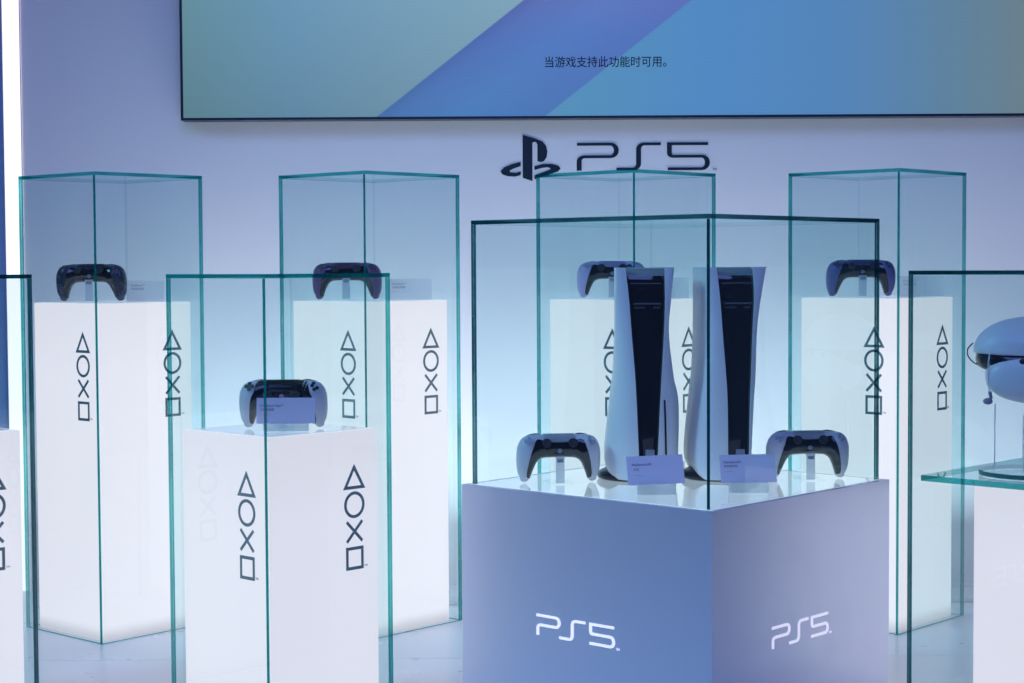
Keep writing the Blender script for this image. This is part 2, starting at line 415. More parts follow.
def near_of(cen, th, s):
    return cen-Vector((-cos(th)+sin(th), sin(th)+cos(th), 0))*s/2
clabel = {'A': 'leftmost tall glass case in the back row, over the dark camouflage controller',
          'B': 'tall back-row glass case over the dark plum controller, second from left',
          'D': 'tall back-row glass case directly behind the two consoles under the wall logo',
          'E': 'rightmost tall glass case in the back row, over the dark blue controller'}
plabel = {'A': 'tall glowing white pedestal under the dark camouflage controller at far left',
          'B': 'tall glowing white pedestal under the dark plum controller',
          'D': 'tall glowing white pedestal behind the two consoles',
          'E': 'tall glowing white pedestal under the dark blue controller at right'}
PC = {}
for k in 'ABDE':
    x, y, th = A_[k]
    cen = center((x, y), th, sb); sg = sb+.0035
    glass_case(near_of(cen, th, sg), th, sg, sg, .0008, TOPB, clabel[k])
    n = near_of(cen, th, .247)
    PC[k] = cen
    pedestal(n, th, .247, BACK_H, plabel[k], M['box_back'], sym=EYE-.081-.1615, z0=.0008, width=.0435, off=.81 if k == 'E' else .785, offl=.225 if k == 'E' else .25)
# the low case in front (C) and its twin cut by the left edge of the picture
x, y, th = A_['C']
ZTC = EYE-.013645*S
cs, cp = sb, .2415*S
glass_case((x, y), th, cs, cs, .0008, ZTC, 'low glass case in front at left, over the white controller with black touchpad')
PC['C'] = center((x, y), th, cs)
pedestal(near_of(PC['C'], th, cp), th, cp, C_H, 'low glowing white pedestal under the white controller with black touchpad', M['box_front'], sym=C_H-.158, z0=.0008, width=.0425, off=.775)
thg = radians(44)
ceng = Vector((-.895, 3.173, 0))-Vector((sin(thg)+cos(thg), cos(thg)-sin(thg), 0))*cp/2
glass_case(near_of(ceng, thg, cs), thg, cs, cs, .0008, ZTC+.001, 'low glass case cut off by the left edge of the picture', edge='edge_shaded')
pedestal(near_of(ceng, thg, cp), thg, cp, C_H, 'low glowing white pedestal cut off by the left edge of the picture', M['box_front'], sym=C_H-.158, z0=.0008, width=.0425, off=.775)

# ------------------------------------------------------------------ main plinth with glass cover
mx, my, mth = A_['M']; ma, mb = .49394*S, .49072*S
DECK = EYE-.372*S
og = .0135
pn = Vector((mx, my, 0))-og*Vector((-cos(mth)+sin(mth), sin(mth)+cos(mth), 0))
pa, pb = ma+2*og, mb+2*og
pl = thing('display_plinth', 'wide lavender grey plinth with white PS5 lettering under the two consoles', 'plinth', (pn.x, pn.y, .0008), pi/2-mth)
bm = bmesh.new(); box(bm, 0, pb, 0, pa, 0, DECK-.001)
link('body', bm, M['plinth'], pl)
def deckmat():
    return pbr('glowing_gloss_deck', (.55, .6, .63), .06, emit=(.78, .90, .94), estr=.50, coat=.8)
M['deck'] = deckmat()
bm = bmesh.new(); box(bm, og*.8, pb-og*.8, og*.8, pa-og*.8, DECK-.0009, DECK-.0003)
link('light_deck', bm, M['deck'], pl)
glass_case((mx, my), mth, ma, mb, DECK+.0004, EYE+.07429*S, 'wide glass cover enclosing the two game consoles on the lavender plinth', edge='edge_shaded')
# lettering on both faces (positions measured on the faces themselves)
PSL = {'L': (.0, .0), 'R': (.0, .0)}
lx, lz = .2785, .2095
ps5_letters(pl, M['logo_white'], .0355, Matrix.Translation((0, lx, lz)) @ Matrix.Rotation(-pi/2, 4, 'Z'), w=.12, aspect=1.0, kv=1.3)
rx, rz_ = .2475, .2095
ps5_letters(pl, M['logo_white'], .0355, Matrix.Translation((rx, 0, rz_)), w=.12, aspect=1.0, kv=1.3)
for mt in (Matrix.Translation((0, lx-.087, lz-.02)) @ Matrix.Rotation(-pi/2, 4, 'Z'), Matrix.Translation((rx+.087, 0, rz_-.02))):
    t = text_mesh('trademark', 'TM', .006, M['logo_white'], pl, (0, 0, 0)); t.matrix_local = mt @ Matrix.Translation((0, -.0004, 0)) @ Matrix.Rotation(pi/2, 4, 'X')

# ------------------------------------------------------------------ right-hand case with shelf and headset
thf = radians(44); fs = .475
Lf = Vector((.7116, 3.1415, 0)); nf = Lf+fs*Vector((cos(thf), -sin(thf), 0))
glass_case(nf, thf, fs, fs, .0008, ZTC-.001, 'wide glass case at the right edge holding the headset', edge='edge_shaded')
cenf = center(nf, thf, fs)
SH = EYE-.372*S
ss = fs-.034
ns = near_of(cenf, thf, ss)
bm = bmesh.new(); fsx = box(bm, 0, ss, 0, ss, 0, .0105); bmesh.ops.recalc_face_normals(bm, faces=bm.faces)
for f in bm.faces: f.material_index = 0 if abs(f.normal.z) > .5 else 1
sh = link('glass_shelf', bm, [M['face'], M['edge']]); sh.location = (ns.x, ns.y, SH-.0105); sh.rotation_euler = (0, 0, pi/2-thf)
tag(sh, 'thick green-edged glass shelf carrying the headset at right', 'shelf')
sp = .305
pedestal(near_of(cenf, thf, sp), thf, sp, SH-.0105-.0022, 'glowing white pedestal under the glass shelf at the right edge', lightbox('glowing_acrylic_shelf', PEDCOL, .80, .43), z0=.0008)

# ------------------------------------------------------------------ controllers
OUT = [(0, 0), (22, 0), (44, -.3), (58, -1.8), (68, -6), (75, -15), (79, -28), (80, -45), (79.5, -60), (77.5, -74), (73, -84)]
INN = [(0, -44), (18, -44.3), (31, -45.5), (38, -49), (42.5, -54), (45.5, -60), (48.5, -67), (51, -74), (53.5, -81), (55, -86), (58, -89)]
DEP = [(20, 0), (21, 0), (23, 0), (25, -1), (25, -1), (24, 0), (22, 1), (20.5, 3), (19, 5), (17, 7), (13, 8)]
BND = {'std': [.33, .30, .17, .42, .56, .63, .66, .67, .68, .72, .80],
       'edge': [-.05, -.05, .03, .40, .52, .60, .66, .70, .74, .80, .88]}
NS = 31
def controller(loc, rz, label, shell, kind='std', sc=1.0, trim='gloss_black', zs=1.0):
    o = thing('game_controller', label, 'controller', loc, rz, 'display game controllers')
    half = list(zip(cr(OUT, NS), cr(INN, NS), cr(DEP, NS), cr([(b,) for b in BND[kind]], NS)))
    ZB = 95.0; o.scale = (1, 1, zs)
    def section(k, sgn):
        return half[k]
    st = [(-1, k) for k in range(NS-1, 0, -1)]+[(1, k) for k in range(NS)]
    def sp_(v, e): return math.copysign(abs(v)**e, v)
    mm = .001*sc
    def pt(sgn, k, a, off=0.0):
        (ox, oz), (ix, iz), (d, yo), _ = half[k]
        cx, cz = (ox+ix)/2, (oz+iz)/2; hx, hz = (ox-ix)/2, (oz-iz)/2
        hl = math.hypot(hx, hz); f = (hl+off)/hl; ex = .86
        c, s = sp_(cos(a), ex), sp_(sin(a), ex)
        return Vector((sgn*(cx+hx*f*c), yo-(d+off)*s*(1 if s > 0 else .9), ZB+cz+hz*f*c))*mm
    A = 28
    # shell
    bm = bmesh.new(); rings = []
    def capring(sgn, j):
        (ox, oz), (ix, iz), (d, yo), _ = half[-1]
        cx, cz = (ox+ix)/2, (oz+iz)/2; hx, hz = (ox-ix)/2, (oz-iz)/2
        tx, tz = -hz, hx
        q = j/5*pi/2; f = cos(q); l = math.hypot(hx, hz); tl = math.hypot(tx, tz)
        dx, dz = -(-tx)/tl, -(-tz)/tl
        if dz > 0: dx, dz = -dx, -dz
        ext = 6.5*sin(q)
        ring = []
        for i in range(A):
            a = 2*pi*i/A; c, s = sp_(cos(a), .86), sp_(sin(a), .86)
            ring.append(bm.verts.new(Vector((sgn*(cx+dx*ext+hx*f*c), yo-d*f*s, ZB+cz+dz*ext+hz*f*c))*mm))
        return ring
    for j in range(4, 0, -1): rings.append(capring(-1, j))
    for sgn, k in st: rings.append([bm.verts.new(pt(sgn, k, 2*pi*i/A)) for i in range(A)])
    for j in range(1, 5): rings.append(capring(1, j))
    for a, b in zip(rings, rings[1:]):
        for i in range(A): bm.faces.new([a[i], a[(i+1) % A], b[(i+1) % A], b[i]])
    bm.faces.new(rings[0]); bm.faces.new(rings[-1])
    link('shell', bm, M[shell], o, smooth=True)
    # front trim (the dark insert between and along the grips)
    bm = bmesh.new(); T = 12; prev = None; last = NS-4
    seq = [(s_, k) for s_, k in st if k <= last]
    def a_of(fr): return math.acos(max(-1, min(1, sp_(1-2*max(fr, -0.0), 1/.86))))
    outer = []
    for sgn, k in seq:
        fr = half[k][3][0]; a0 = a_of(fr) if fr > 0 else fr*4
        a1 = pi*1.0 if k < NS*.45 else pi*(1.0-.10*(k-NS*.45)/(NS*.55))
        row = [bm.verts.new(pt(sgn, k, a0+(a1-a0)*i/T, .7)) for i in range(T+1)]
        if prev:
            for i in range(T): bm.faces.new([prev[i], prev[i+1], row[i+1], row[i]])
        prev = row
    link('front_trim', bm, M[trim], o, smooth=True)
    # touchpad
    bm = bmesh.new(); prev = None
    kx = [i for i in range(NS) if half[i][0][0] < 30]
    kk = max(kx)
    for sgn, k in [(s_, k) for s_, k in st if k <= kk]:
        fr = .30 if kind == 'std' else .52
        fr -= .04*(k/kk)**2
        a0, a1 = -.30, a_of(fr)
        row = [bm.verts.new(pt(sgn, k, a0+(a1-a0)*i/8, 1.3)) for i in range(9)]
        low = None
        if prev:
            for i in range(8): bm.faces.new([prev[i], prev[i+1], row[i+1], row[i]])
        prev = row
    r_ = bmesh.ops.solidify(bm, geom=bm.faces[:], thickness=.0009*sc)
    link('touchpad', bm, M[shell if kind == 'std' else 'touch_black'], o, smooth=True)
    # thumbsticks
    ax = Vector((0, -.88, .47)) if kind == 'std' else Vector((0, -.97, .22))
    R = ax.to_track_quat('Z', 'Y').to_matrix().to_4x4()
    zc = 17 if kind == 'std' else 28
    for sgn in (-1, 1):
        base = Vector((sgn*25, -15, ZB-zc-3))*mm
        mt = Matrix.Translation(base) @ R @ Matrix.Scale(mm, 4)
        bm = bmesh.new(); lathe(bm, [(0, -2), (11.5, -2), (11.8, 1.5), (9.5, 3), (5.2, 4), (4.5, 10), (0, 10)], 24, mt)
        stick = link('thumbstick', bm, M['black'], o, smooth=True)
        bm = bmesh.new(); lathe(bm, [(0, 9), (7, 9), (9.2, 10.2), (9.4, 12), (8.6, 13.2), (6.8, 13.4), (4, 12.6), (0, 12.3)], 24, mt)
        link('stick_cap', bm, M['rubber'], stick, smooth=True)
    # home button
    bm = bmesh.new(); c0 = Vector((0, -20.8, ZB-30))*mm
    lathe(bm, [(0, 0), (4.6, 0), (4.8, 1), (4.2, 1.8), (0, 2)], 20, Matrix.Translation(c0) @ Vector((0, -1, -.25)).to_track_quat('Z', 'Y').to_matrix().to_4x4() @ Matrix.Scale(mm, 4))
    link('home_button', bm, M['grey_print'], o, smooth=True)
    # buttons on the shoulders of the shell
    def on(sgn, x, fr, h=1.0):
        k = min(range(NS), key=lambda i: abs(half[i][0][0]*(1-fr)+half[i][1][0]*fr-x) if i < NS*.7 else 1e9)
        a = a_of(fr); p = pt(sgn, k, a, h); q = pt(sgn, k, a+.12, h); k2 = min(k+1, NS-1); w = pt(sgn, k2, a, h)
        n = (q-p).cross(w-p); n.normalize()
        if n.y > 0: n = -n
        return p, n
    bcol = ('button_' + ('soft' if shell in ('white_shell', 'lilac_shell') else 'dark')) if kind == 'std' else 'black'; bf = .17
    for (dx, df) in ((-6.5, 0), (6.5, 0), (0, -.12), (0, .12)):
        p, n = on(1, 58+dx*.8, bf+df*.8)
        bm = bmesh.new(); lathe(bm, [(0, -1.2), (3.4, -1.2), (3.4, .6), (2.9, 1.1), (0, 1.3)], 16, Matrix.Translation(p) @ n.to_track_quat('Z', 'Y').to_matrix().to_4x4() @ Matrix.Scale(mm, 4))
        link('action_button', bm, M[bcol], o, smooth=True)
    p, n = on(-1, 58, bf)
    bm = bmesh.new(); mt = Matrix.Translation(p) @ n.to_track_quat('Z', 'Y').to_matrix().to_4x4() @ Matrix.Scale(mm, 4)
    for q in range(4):
        rr = Matrix.Rotation(q*pi/2, 4, 'Z')
        prismpts = [(1.2, -2.6), (4.5, -3.2), (8.6, -3.0), (9, 0), (8.6, 3.0), (4.5, 3.2), (1.2, 2.6)]
        a = [bm.verts.new(mt @ rr @ Vector((u, v, -1.4))) for u, v in prismpts]; b = [bm.verts.new(mt @ rr @ Vector((u, v, 1.2))) for u, v in prismpts]
        bm.faces.new(a); bm.faces.new(b)
        for i in range(7): bm.faces.new([a[i], a[(i+1) % 7], b[(i+1) % 7], b[i]])
    link('direction_pad', bm, M[bcol], o)
    # shoulder buttons and triggers on the back
    for sgn in (-1, 1):
        bm = bmesh.new()
        pts = [(sgn*(34+t*28)*mm, (15+0*t)*mm, (ZB-4-t*t*5)*mm) for t in (0, .25, .5, .75, 1)]
        tube(bm, pts, [4*mm, 5.5*mm, 5.5*mm, 5.2*mm, 3.5*mm], 12)
        link('shoulder_button', bm, M['rubber'], o, smooth=True)
        bm = bmesh.new()
        pts = [(sgn*(48)*mm, (16+t*14)*mm, (ZB-13-t*t*16)*mm) for t in (0, .25, .5, .75, 1)]
        tube(bm, pts, [9*mm, 10*mm, 9.5*mm, 8*mm, 5*mm], 14)
        link('trigger', bm, M['rubber'], o, smooth=True)
    return o
M['button_soft'] = pbr('pale_grey_buttons', (.42, .42, .50), .4)
M['button_dark'] = pbr('dark_buttons', (.08, .08, .13), .4)
M['touch_black'] = pbr('black_touchpad', (.008, .02, .03), .22, coat=.3)
def cstand(loc, label, sc=1.0, h=.050, wide=.0165, rz=0):
    """bent clear acrylic prop: foot plate, upright with a hooked top"""
    o = thing('acrylic_stand', label, 'stand', loc, rz, 'clear stands under the controllers')
    t = .003
    bm = bmesh.new(); box(bm, -.024*sc, .024*sc, -.035*sc, .034*sc, 0, t); link('foot_plate', bm, [M['acrylic']], o, bevel=.0005)
    w = wide*sc/2
    bm = bmesh.new(); box(bm, -w, w, -.0265*sc, -.0225*sc, t, h*sc); box(bm, -w, w, -.0225*sc, -.018*sc, h*sc-.004, h*sc)
    link('upright', bm, [M['frost']], o, bevel=.0006)
    bm = bmesh.new(); box(bm, -w*.9, w*.9, .026*sc, .030*sc, t, .062*sc); link('back_rest', bm, [M['acrylic']], o, bevel=.0006)
    bm = bmesh.new(); box(bm, -w*.7, w*.7, -.0272*sc, -.0266*sc, h*sc-.010*sc, h*sc-.004*sc); link('grip_pad', bm, [M['grey_print']], o)
    return o
m_, nt, out = newmat('frosted_acrylic')
b = N(nt, 'ShaderNodeBsdfPrincipled'); b.inputs['Base Color'].default_value = (.85, .88, .92, 1); b.inputs['Roughness'].default_value = .2
tr = N(nt, 'ShaderNodeBsdfTransparent'); tr.inputs[0].default_value = (.93, .97, .98, 1); ms = N(nt, 'ShaderNodeMixShader'); ms.inputs[0].default_value = .5
tl = N(nt, 'ShaderNodeBsdfTranslucent'); tl.inputs[0].default_value = (.85, .9, .95, 1); ms2 = N(nt, 'ShaderNodeMixShader'); ms2.inputs[0].default_value = .4
nt.links.new(b.outputs[0], ms2.inputs[1]); nt.links.new(tl.outputs[0], ms2.inputs[2])
nt.links.new(tr.outputs[0], ms.inputs[1]); nt.links.new(ms2.outputs[0], ms.inputs[2]); nt.links.new(ms.outputs[0], out.inputs[0]); M['frost'] = m_

specs = [('A', 92, 'camo', 'dark camouflage game controller with black grips in the leftmost back case'),
         ('B', 347.5, 'red_shell', 'dark plum purple game controller in the second tall back case from left'),
         ('D', 612, 'lilac_shell', 'pale lilac game controller partly hidden behind the left console'),
         ('E', 861, 'purple_shell', 'dark blue game controller in the rightmost back case')]
for k, px, sh_, lab in specs:
    c = PC[k]; Y = c.y-.01; X = (px-512)/1751.087*Y
    z = BACK_H+.0008+.0013
    controller((X, Y, z+.0002), 0, lab, sh_, sc=.985, zs=.90)
    cstand((X, Y, z), {'A': 'clear acrylic stand under the camouflage controller', 'B': 'clear acrylic stand under the dark plum controller', 'D': 'clear acrylic stand under the pale lilac controller', 'E': 'clear acrylic stand under the dark blue controller'}[k])
zc_ = C_H+.0008+.0013
Yc = PC['C'].y-.01; Xc = (282.5-512)/1751.087*Yc
controller((Xc, Yc, zc_+.0002), 0, 'white game controller with black touchpad behind a lavender card in the low front case', 'white_shell', 'edge', sc=.995, zs=.93)
cstand((Xc, Yc, zc_), 'clear acrylic stand under the white controller with black touchpad', h=.046)
for px, Y, lab, lab2, rz in ((558.0, 3.055, 'white game controller to the left of the consoles on the glowing deck', 'clear acrylic stand under the controller left of the consoles', .10),
                        (808, 3.085, 'white game controller to the right of the consoles on the glowing deck', 'clear acrylic stand under the controller right of the consoles', .08)):
    X = (px-512)/1751.087*Y
    controller((X, Y, DECK+.0003), rz, lab, 'white_shell', sc=.925, zs=.975)
    cstand((X, Y, DECK+.0001), lab2, sc=.925, h=.052, rz=rz)

# ------------------------------------------------------------------ consoles
def console(loc, rz, label, disc):
    o = thing('game_console', label, 'game console', loc, rz, 'upright game consoles')
    U = 1.742e-3    # picture px at this distance, metres
    # z(px above deck), left outer, left core, right core, right outer, depth where the cover turns the corner
    K = [(3, -30, -7, 10, 27, 26), (10, -37, -7, 11.5, 32, 30), (27, -40, -7.5, 13, 34.5, 34), (79, -34.5, -9.5, 15.5, 35, 32), (107, -31, -11, 17, 29.5, 24),
         (151, -29, -14.5, 19.5, 24, 10), (184, -29, -17, 20.5, 26, 4), (216, -29, -20.5, 20.0, 29, 1.5)]
    if not disc:
        rcs = (13, 13.5, 14, 15, 16, 17.5, 19, 18); add = (1.5, 2, 3, 4.5, 5, 5, 6.5, 12.5)
        K = [(a, b, c-1.5*(a < 60), rcs[i], rcs[i]+add[i], f*(.4 if a < 150 else 1)) for i, (a, b, c, d, e, f) in enumerate(K)]
    KK = cr(K, 40)
    D = .212
    for sgn, name in ((-1, 'side_cover'), (1, 'side_cover')):
        bm = bmesh.new(); prev = None
        for (z, lo, lc, rc, ro, dp) in KK:
            c, x = (lc, lo) if sgn < 0 else (rc, ro)
            c, x, z_, dp_ = c*U, x*U, z*U, dp*U
            t = max(0, min(1, z/216))
            cc = c-sgn*.0015
            bk = D-.018*sin(pi*t)*0-.03*(1-t)**3 - .004
            # outer skin: from the core's edge round to the side and back, then the inner skin back to the front
            n = 9; pts = []
            for i in range(n+1):
                u = i/n
                xx = cc+(x-cc)*sin(u*pi/2)**.9; yy = dp_*(1-cos(u*pi/2))
                pts.append((xx, yy))
            pts += [(x+0*sgn, dp_+(bk-dp_)*.4), (x-sgn*.002, dp_+(bk-dp_)*.8), (x-sgn*.010, bk)]
            th_ = .004
            pts += [(x-sgn*.014, bk-.002), (x-sgn*(.002+th_), dp_+(bk-dp_)*.78), (x-sgn*th_, dp_+(bk-dp_)*.4)]
            m_in = x-sgn*th_
            pts += [(m_in, dp_+.012), ((m_in+cc)/2, max(.010, dp_*.45+.008)), (cc, .007)]
            row = [bm.verts.new((px_, py_, z_)) for px_, py_ in pts]
            if prev:
                for i in range(len(row)):
                    j = (i+1) % len(row); bm.faces.new([prev[i], prev[j], row[j], row[i]])
            else: first = row
            prev = row
        bmesh.ops.triangulate(bm, faces=[bm.faces.new(first), bm.faces.new(prev)])
        sc_ = link(name, bm, M['plate'], o, smooth=True)
        md = sc_.modifiers.new('edge', 'EDGE_SPLIT'); md.split_angle = radians(50)
        if sgn > 0: right = sc_
    # core: black glossy, its nose rounded over at the top
    bm = bmesh.new(); prev = None
    prof = [(t, .004) for t in (3, 20, 50, 80, 107, 130, 151, 170, 184, 196)]
    R_ = 16
    prof += [(200+R_*sin(a), .004+R_*U*(1-cos(a))) for a in [radians(v) for v in (0, 15, 30, 45, 60, 75, 90)]]
    def at(z):
        zc = min(max(z, 3), 216); best = min(KK, key=lambda q: abs(q[0]-zc)); return best
    for z, y in prof:
        q = at(z); l, r = q[2]*U, q[3]*U
        row = [bm.verts.new((a, b, z*U*.999)) for a, b in ((l, y+.0015), (l+.003, y), (r-.003, y), (r, y+.0015), (r+.004, D-.02), (l-.004, D-.02))]
        if prev:
            for i in range(6): bm.faces.new([prev[i], prev[(i+1) % 6], row[(i+1) % 6], row[i]])
        else: first = row
        prev = row
    bm.faces.new(first); bm.faces.new(prev)
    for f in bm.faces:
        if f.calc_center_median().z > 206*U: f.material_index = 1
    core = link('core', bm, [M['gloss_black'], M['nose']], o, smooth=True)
    md = core.modifiers.new('edge', 'EDGE_SPLIT'); md.split_angle = radians(38)
    # ports and light strip on the front
    bm = bmesh.new(); box(bm, -11.5*U, 16*U, .0028, .0042, 179.2*U, 180.8*U); link('port_strip', bm, M['metal'], core)
    for a, b in ((-11, 0), (8, 15)):
        bm = bmesh.new(); box(bm, a*U, b*U, .0030, .0042, 174.8*U, 177.2*U); link('port', bm, M['port'], core)
    bm = bmesh.new(); box(bm, -15*U, 16*U, .0030, .0066, 199.6*U, 200.6*U); link('vent_lip', bm, M['metal'], core)
    bm = bmesh.new(); box(bm, 0, 9*U, .0024, .0042, 27*U, 34*U, ); link('badge', bm, M['grey_print'], core)
    if disc:
        bm = bmesh.new()
        zs = [(26, 20.5), (45, 20.2), (65, 19.7), (84, 19)]
        pts = []
        for z, x in zs:
            q = at(z); cc = q[3]*U; xo = q[4]*U; u = math.asin(min(1, ((x*U-cc)/(xo-cc))**(1/.9)))
            pts.append((x*U, q[5]*U*(1-cos(u)), z*U))
        v = []
        for x, y, z in pts:
            v.append([bm.verts.new(p) for p in ((x-.0016, y-.0012, z), (x+.0016, y-.0006, z), (x+.0016, y+.006, z), (x-.0016, y+.006, z))])
        for a, b in zip(v, v[1:]):
            for i in range(4): bm.faces.new([a[i], a[(i+1) % 4], b[(i+1) % 4], b[i]])
        bm.faces.new(v[0]); bm.faces.new(v[-1])
        link('disc_slot', bm, M['black'], right)
    # round base
    bm = bmesh.new(); mt = Matrix.Translation((-.011 if disc else -.012, .084, 0))
    lathe(bm, [(0, .0), (.064, .0), (.071, .003), (.072, .009), (.068, .0135), (.056, .0195), (0, .021)], 48, mt)
    link('base_stand', bm, M['base'], o, smooth=True)
    return o
M['nose'] = pbr('core_top_reflection', (.20, .27, .28), .3)  # hall's reflection on the core's rounded top, painted as a lighter grey-green
M['port'] = pbr('port_recess', (.05, .05, .06), .4)
M['base'] = pbr('navy_black_base', (.01, .02, .04), .3)
Y1, Y2 = 3.035, 3.035
console(((645.5-512)/1751*Y1, Y1, DECK+.0002), radians(-1.5), 'upright white and black game console with a disc slot, left of the pair', True)
console(((736.5-512)/1751*Y2, Y2, DECK+.0002), radians(3.5), 'upright white and black game console without disc slot, right of the pair', False)

# ------------------------------------------------------------------ cards
def card(loc, rz, w, h, tilt, label, lines, foot=None, roll_=0, clear=False, sx=1.0):
    o = thing('caption_card', label, 'card', loc, rz, 'caption cards')
    mt = Matrix.Rotation(-tilt, 4, 'X') @ Matrix.Rotation(roll_, 4, 'Y')
    bm = bmesh.new(); box(bm, -w/2, w/2, -.0003, .0012, 0, h, mat=mt)
    link('printed_panel', bm, M['paper' if not clear else 'frost_card'], o)
    if foot:
        bm = bmesh.new(); box(bm, -foot[0]/2, foot[0]/2, -.004, foot[1], -foot[2], -.0003); link('foot_block', bm, M['foot'], o, bevel=.0008)
    for (s, size, fx, fz) in lines:
        t = text_mesh('printed_text', s, size, M['ink'], o, (0, 0, 0), depth=.00005)
        t.matrix_local = mt @ Matrix.Translation((-w/2+fx*w, -.0005, fz*h)) @ Matrix.Rotation(pi/2, 4, 'X')
    return o
M['frost_card'] = m2 = pbr('translucent_card', (.90, .92, .95), .3)
nt = m2.node_tree; pb_ = [n for n in nt.nodes if n.type == 'BSDF_PRINCIPLED'][0]; ou = [n for n in nt.nodes if n.type == 'OUTPUT_MATERIAL'][0]
tr = N(nt, 'ShaderNodeBsdfTransparent'); ms = N(nt, 'ShaderNodeMixShader'); ms.inputs[0].default_value = .5
tl = N(nt, 'ShaderNodeBsdfTranslucent'); tl.inputs[0].default_value = (.9, .95, .97, 1); m3 = N(nt, 'ShaderNodeMixShader'); m3.inputs[0].default_value = .7
nt.links.new(pb_.outputs[0], m3.inputs[1]); nt.links.new(tl.outputs[0], m3.inputs[2])
nt.links.new(tr.outputs[0], ms.inputs[1]); nt.links.new(m3.outputs[0], ms.inputs[2]); nt.links.new(ms.outputs[0], ou.inputs[0])
M['foot'] = M['frost']
nt = M['paper'].node_tree; pb_ = [n for n in nt.nodes if n.type == 'BSDF_PRINCIPLED'][0]; ou = [n for n in nt.nodes if n.type == 'OUTPUT_MATERIAL'][0]
tl = N(nt, 'ShaderNodeBsdfTranslucent'); tl.inputs[0].default_value = (.78, .74, .95, 1); ms = N(nt, 'ShaderNodeMixShader'); ms.inputs[0].default_value = .45
nt.links.new(pb_.outputs[0], ms.inputs[1]); nt.links.new(tl.outputs[0], ms.inputs[2]); nt.links.new(ms.outputs[0], ou.inputs[0])
def px2x(px, Y): return (px-512)/1751.087*Y
L1 = [('PlayStation®5', .0058, .09, .66), ('主机', .0048, .11, .50), ('————', .004, .11, .30)]
card((px2x(656.5, 2.885), 2.885, DECK+.0185), 0, .094, .051, radians(28), 'lavender caption card in front of the left console', L1, foot=(.064, .012, .0177), roll_=radians(-2.5))
L2 = [('PlayStation®5', .0052, .07, .70), ('数字版主机', .0046, .07, .56), ('————', .004, .07, .38)]
card((px2x(749.5, 2.90), 2.90, DECK+.0185), 0, .093, .050, radians(28), 'lavender caption card in front of the right console', L2, foot=(.064, .012, .0177), roll_=radians(-1))
LC = [('DualSense Edge™', .0058, .06, .66), ('无线控制器', .0050, .06, .50), ('—————', .004, .06, .34)]
Yd = PC['C'].y-.068
card((px2x(284.5, Yd), Yd, zc_+.0145), 0, .104, .046, radians(10), 'lavender caption card in front of the controller with black touchpad', LC, foot=(.080, .012, .0135), roll_=0)
for k, x0, x1, lab in (('A', 127, 164, 'frosted caption card beside the camouflage controller'), ('B', 388, 432, 'frosted caption card beside the dark plum controller'),
                       ('D', 640, 689, 'frosted caption card behind the left console'), ('E', 899, 944, 'frosted caption card beside the dark blue controller')):
    Y = PC[k].y+.012; w = (x1-x0)/1751*Y
    card((px2x((x0+x1)/2, Y), Y, BACK_H+.0023), 0, w, .0475, radians(8), lab, [('DualSense™', .0062, .10, .72), ('无线控制器', .0060, .10, .55), ('——', .005, .10, .36)], clear=True)

# ------------------------------------------------------------------ headset on its round glass base
hx = px2x(1034, 3.13); HY = 3.13
M['halo'] = pbr('white_headset_plastic', (.78, .78, .82), .3)
bm = bmesh.new(); lathe(bm, [(0, 0), (.092, 0), (.0935, .001), (.0935, .009), (.092, .010), (0, .010)], 64)
bmesh.ops.recalc_face_normals(bm, faces=bm.faces)
for f in bm.faces: f.material_index = 0 if abs(f.normal.z) > .8 else 1
rb = link('round_glass_base', bm, [M['face'], M['edge_shaded']]); rb.location = (hx, HY, SH+.0003)
tag(rb, 'round green-edged glass disc under the headset', 'base')
bz = SH+.0105
rod = thing('headset_support', 'thin clear rods holding up the headset on the glass disc', 'stand', (hx, HY, bz))
for dx, dy, top in ((-.068, 0, .118), (-.026, -.03, .10), (.045, -.01, .10), (0, .05, .150)):
    bm = bmesh.new(); tube(bm, [(dx, dy, 0), (dx, dy, top*.5), (dx*1.0, dy, top)], .0009, 8); link('rod', bm, M['rod'] if 'rod' in M else M['acrylic_edge'], rod, smooth=True)
hs = thing('vr_headset', 'white virtual reality headset with dark light shield on the right-hand shelf', 'headset', (hx, HY, bz), radians(-13))
def zpx(y): return EYE-(y-264.5)/1751*HY-bz
def superell(bm, cx, cy, cz, rx, ry, rz__, e1=.6, e2=.7, mat=None, nu=40, nv=24, zlow=1.0):
    rows = []
    def p(v, e): return math.copysign(abs(v)**e, v)
    for j in range(nv+1):
        v = -pi/2+pi*j/nv; row = []
        for i in range(nu):
            u = 2*pi*i/nu
            q = Vector((rx*p(cos(v), e1)*p(cos(u), e2), ry*p(cos(v), e1)*p(sin(u), e2), rz__*p(sin(v), e1)*(zlow if v < 0 else 1)))
            q = (mat @ q if mat else q)+Vector((cx, cy, cz)); row.append(q)
        rows.append(row)
    vr = []
    for j, row in enumerate(rows):
        if j in (0, nv): vr.append([bm.verts.new(row[0])])
        else: vr.append([bm.verts.new(q) for q in row])
    for a, b in zip(vr, vr[1:]):
        for i in range(nu):
            q = []
            for w in (a[i % len(a)], a[(i+1) % nu % len(a)], b[(i+1) % nu % len(b)], b[i % len(b)]):
                if w not in q: q.append(w)
            if len(q) > 2: bm.faces.new(q)
Z = zpx
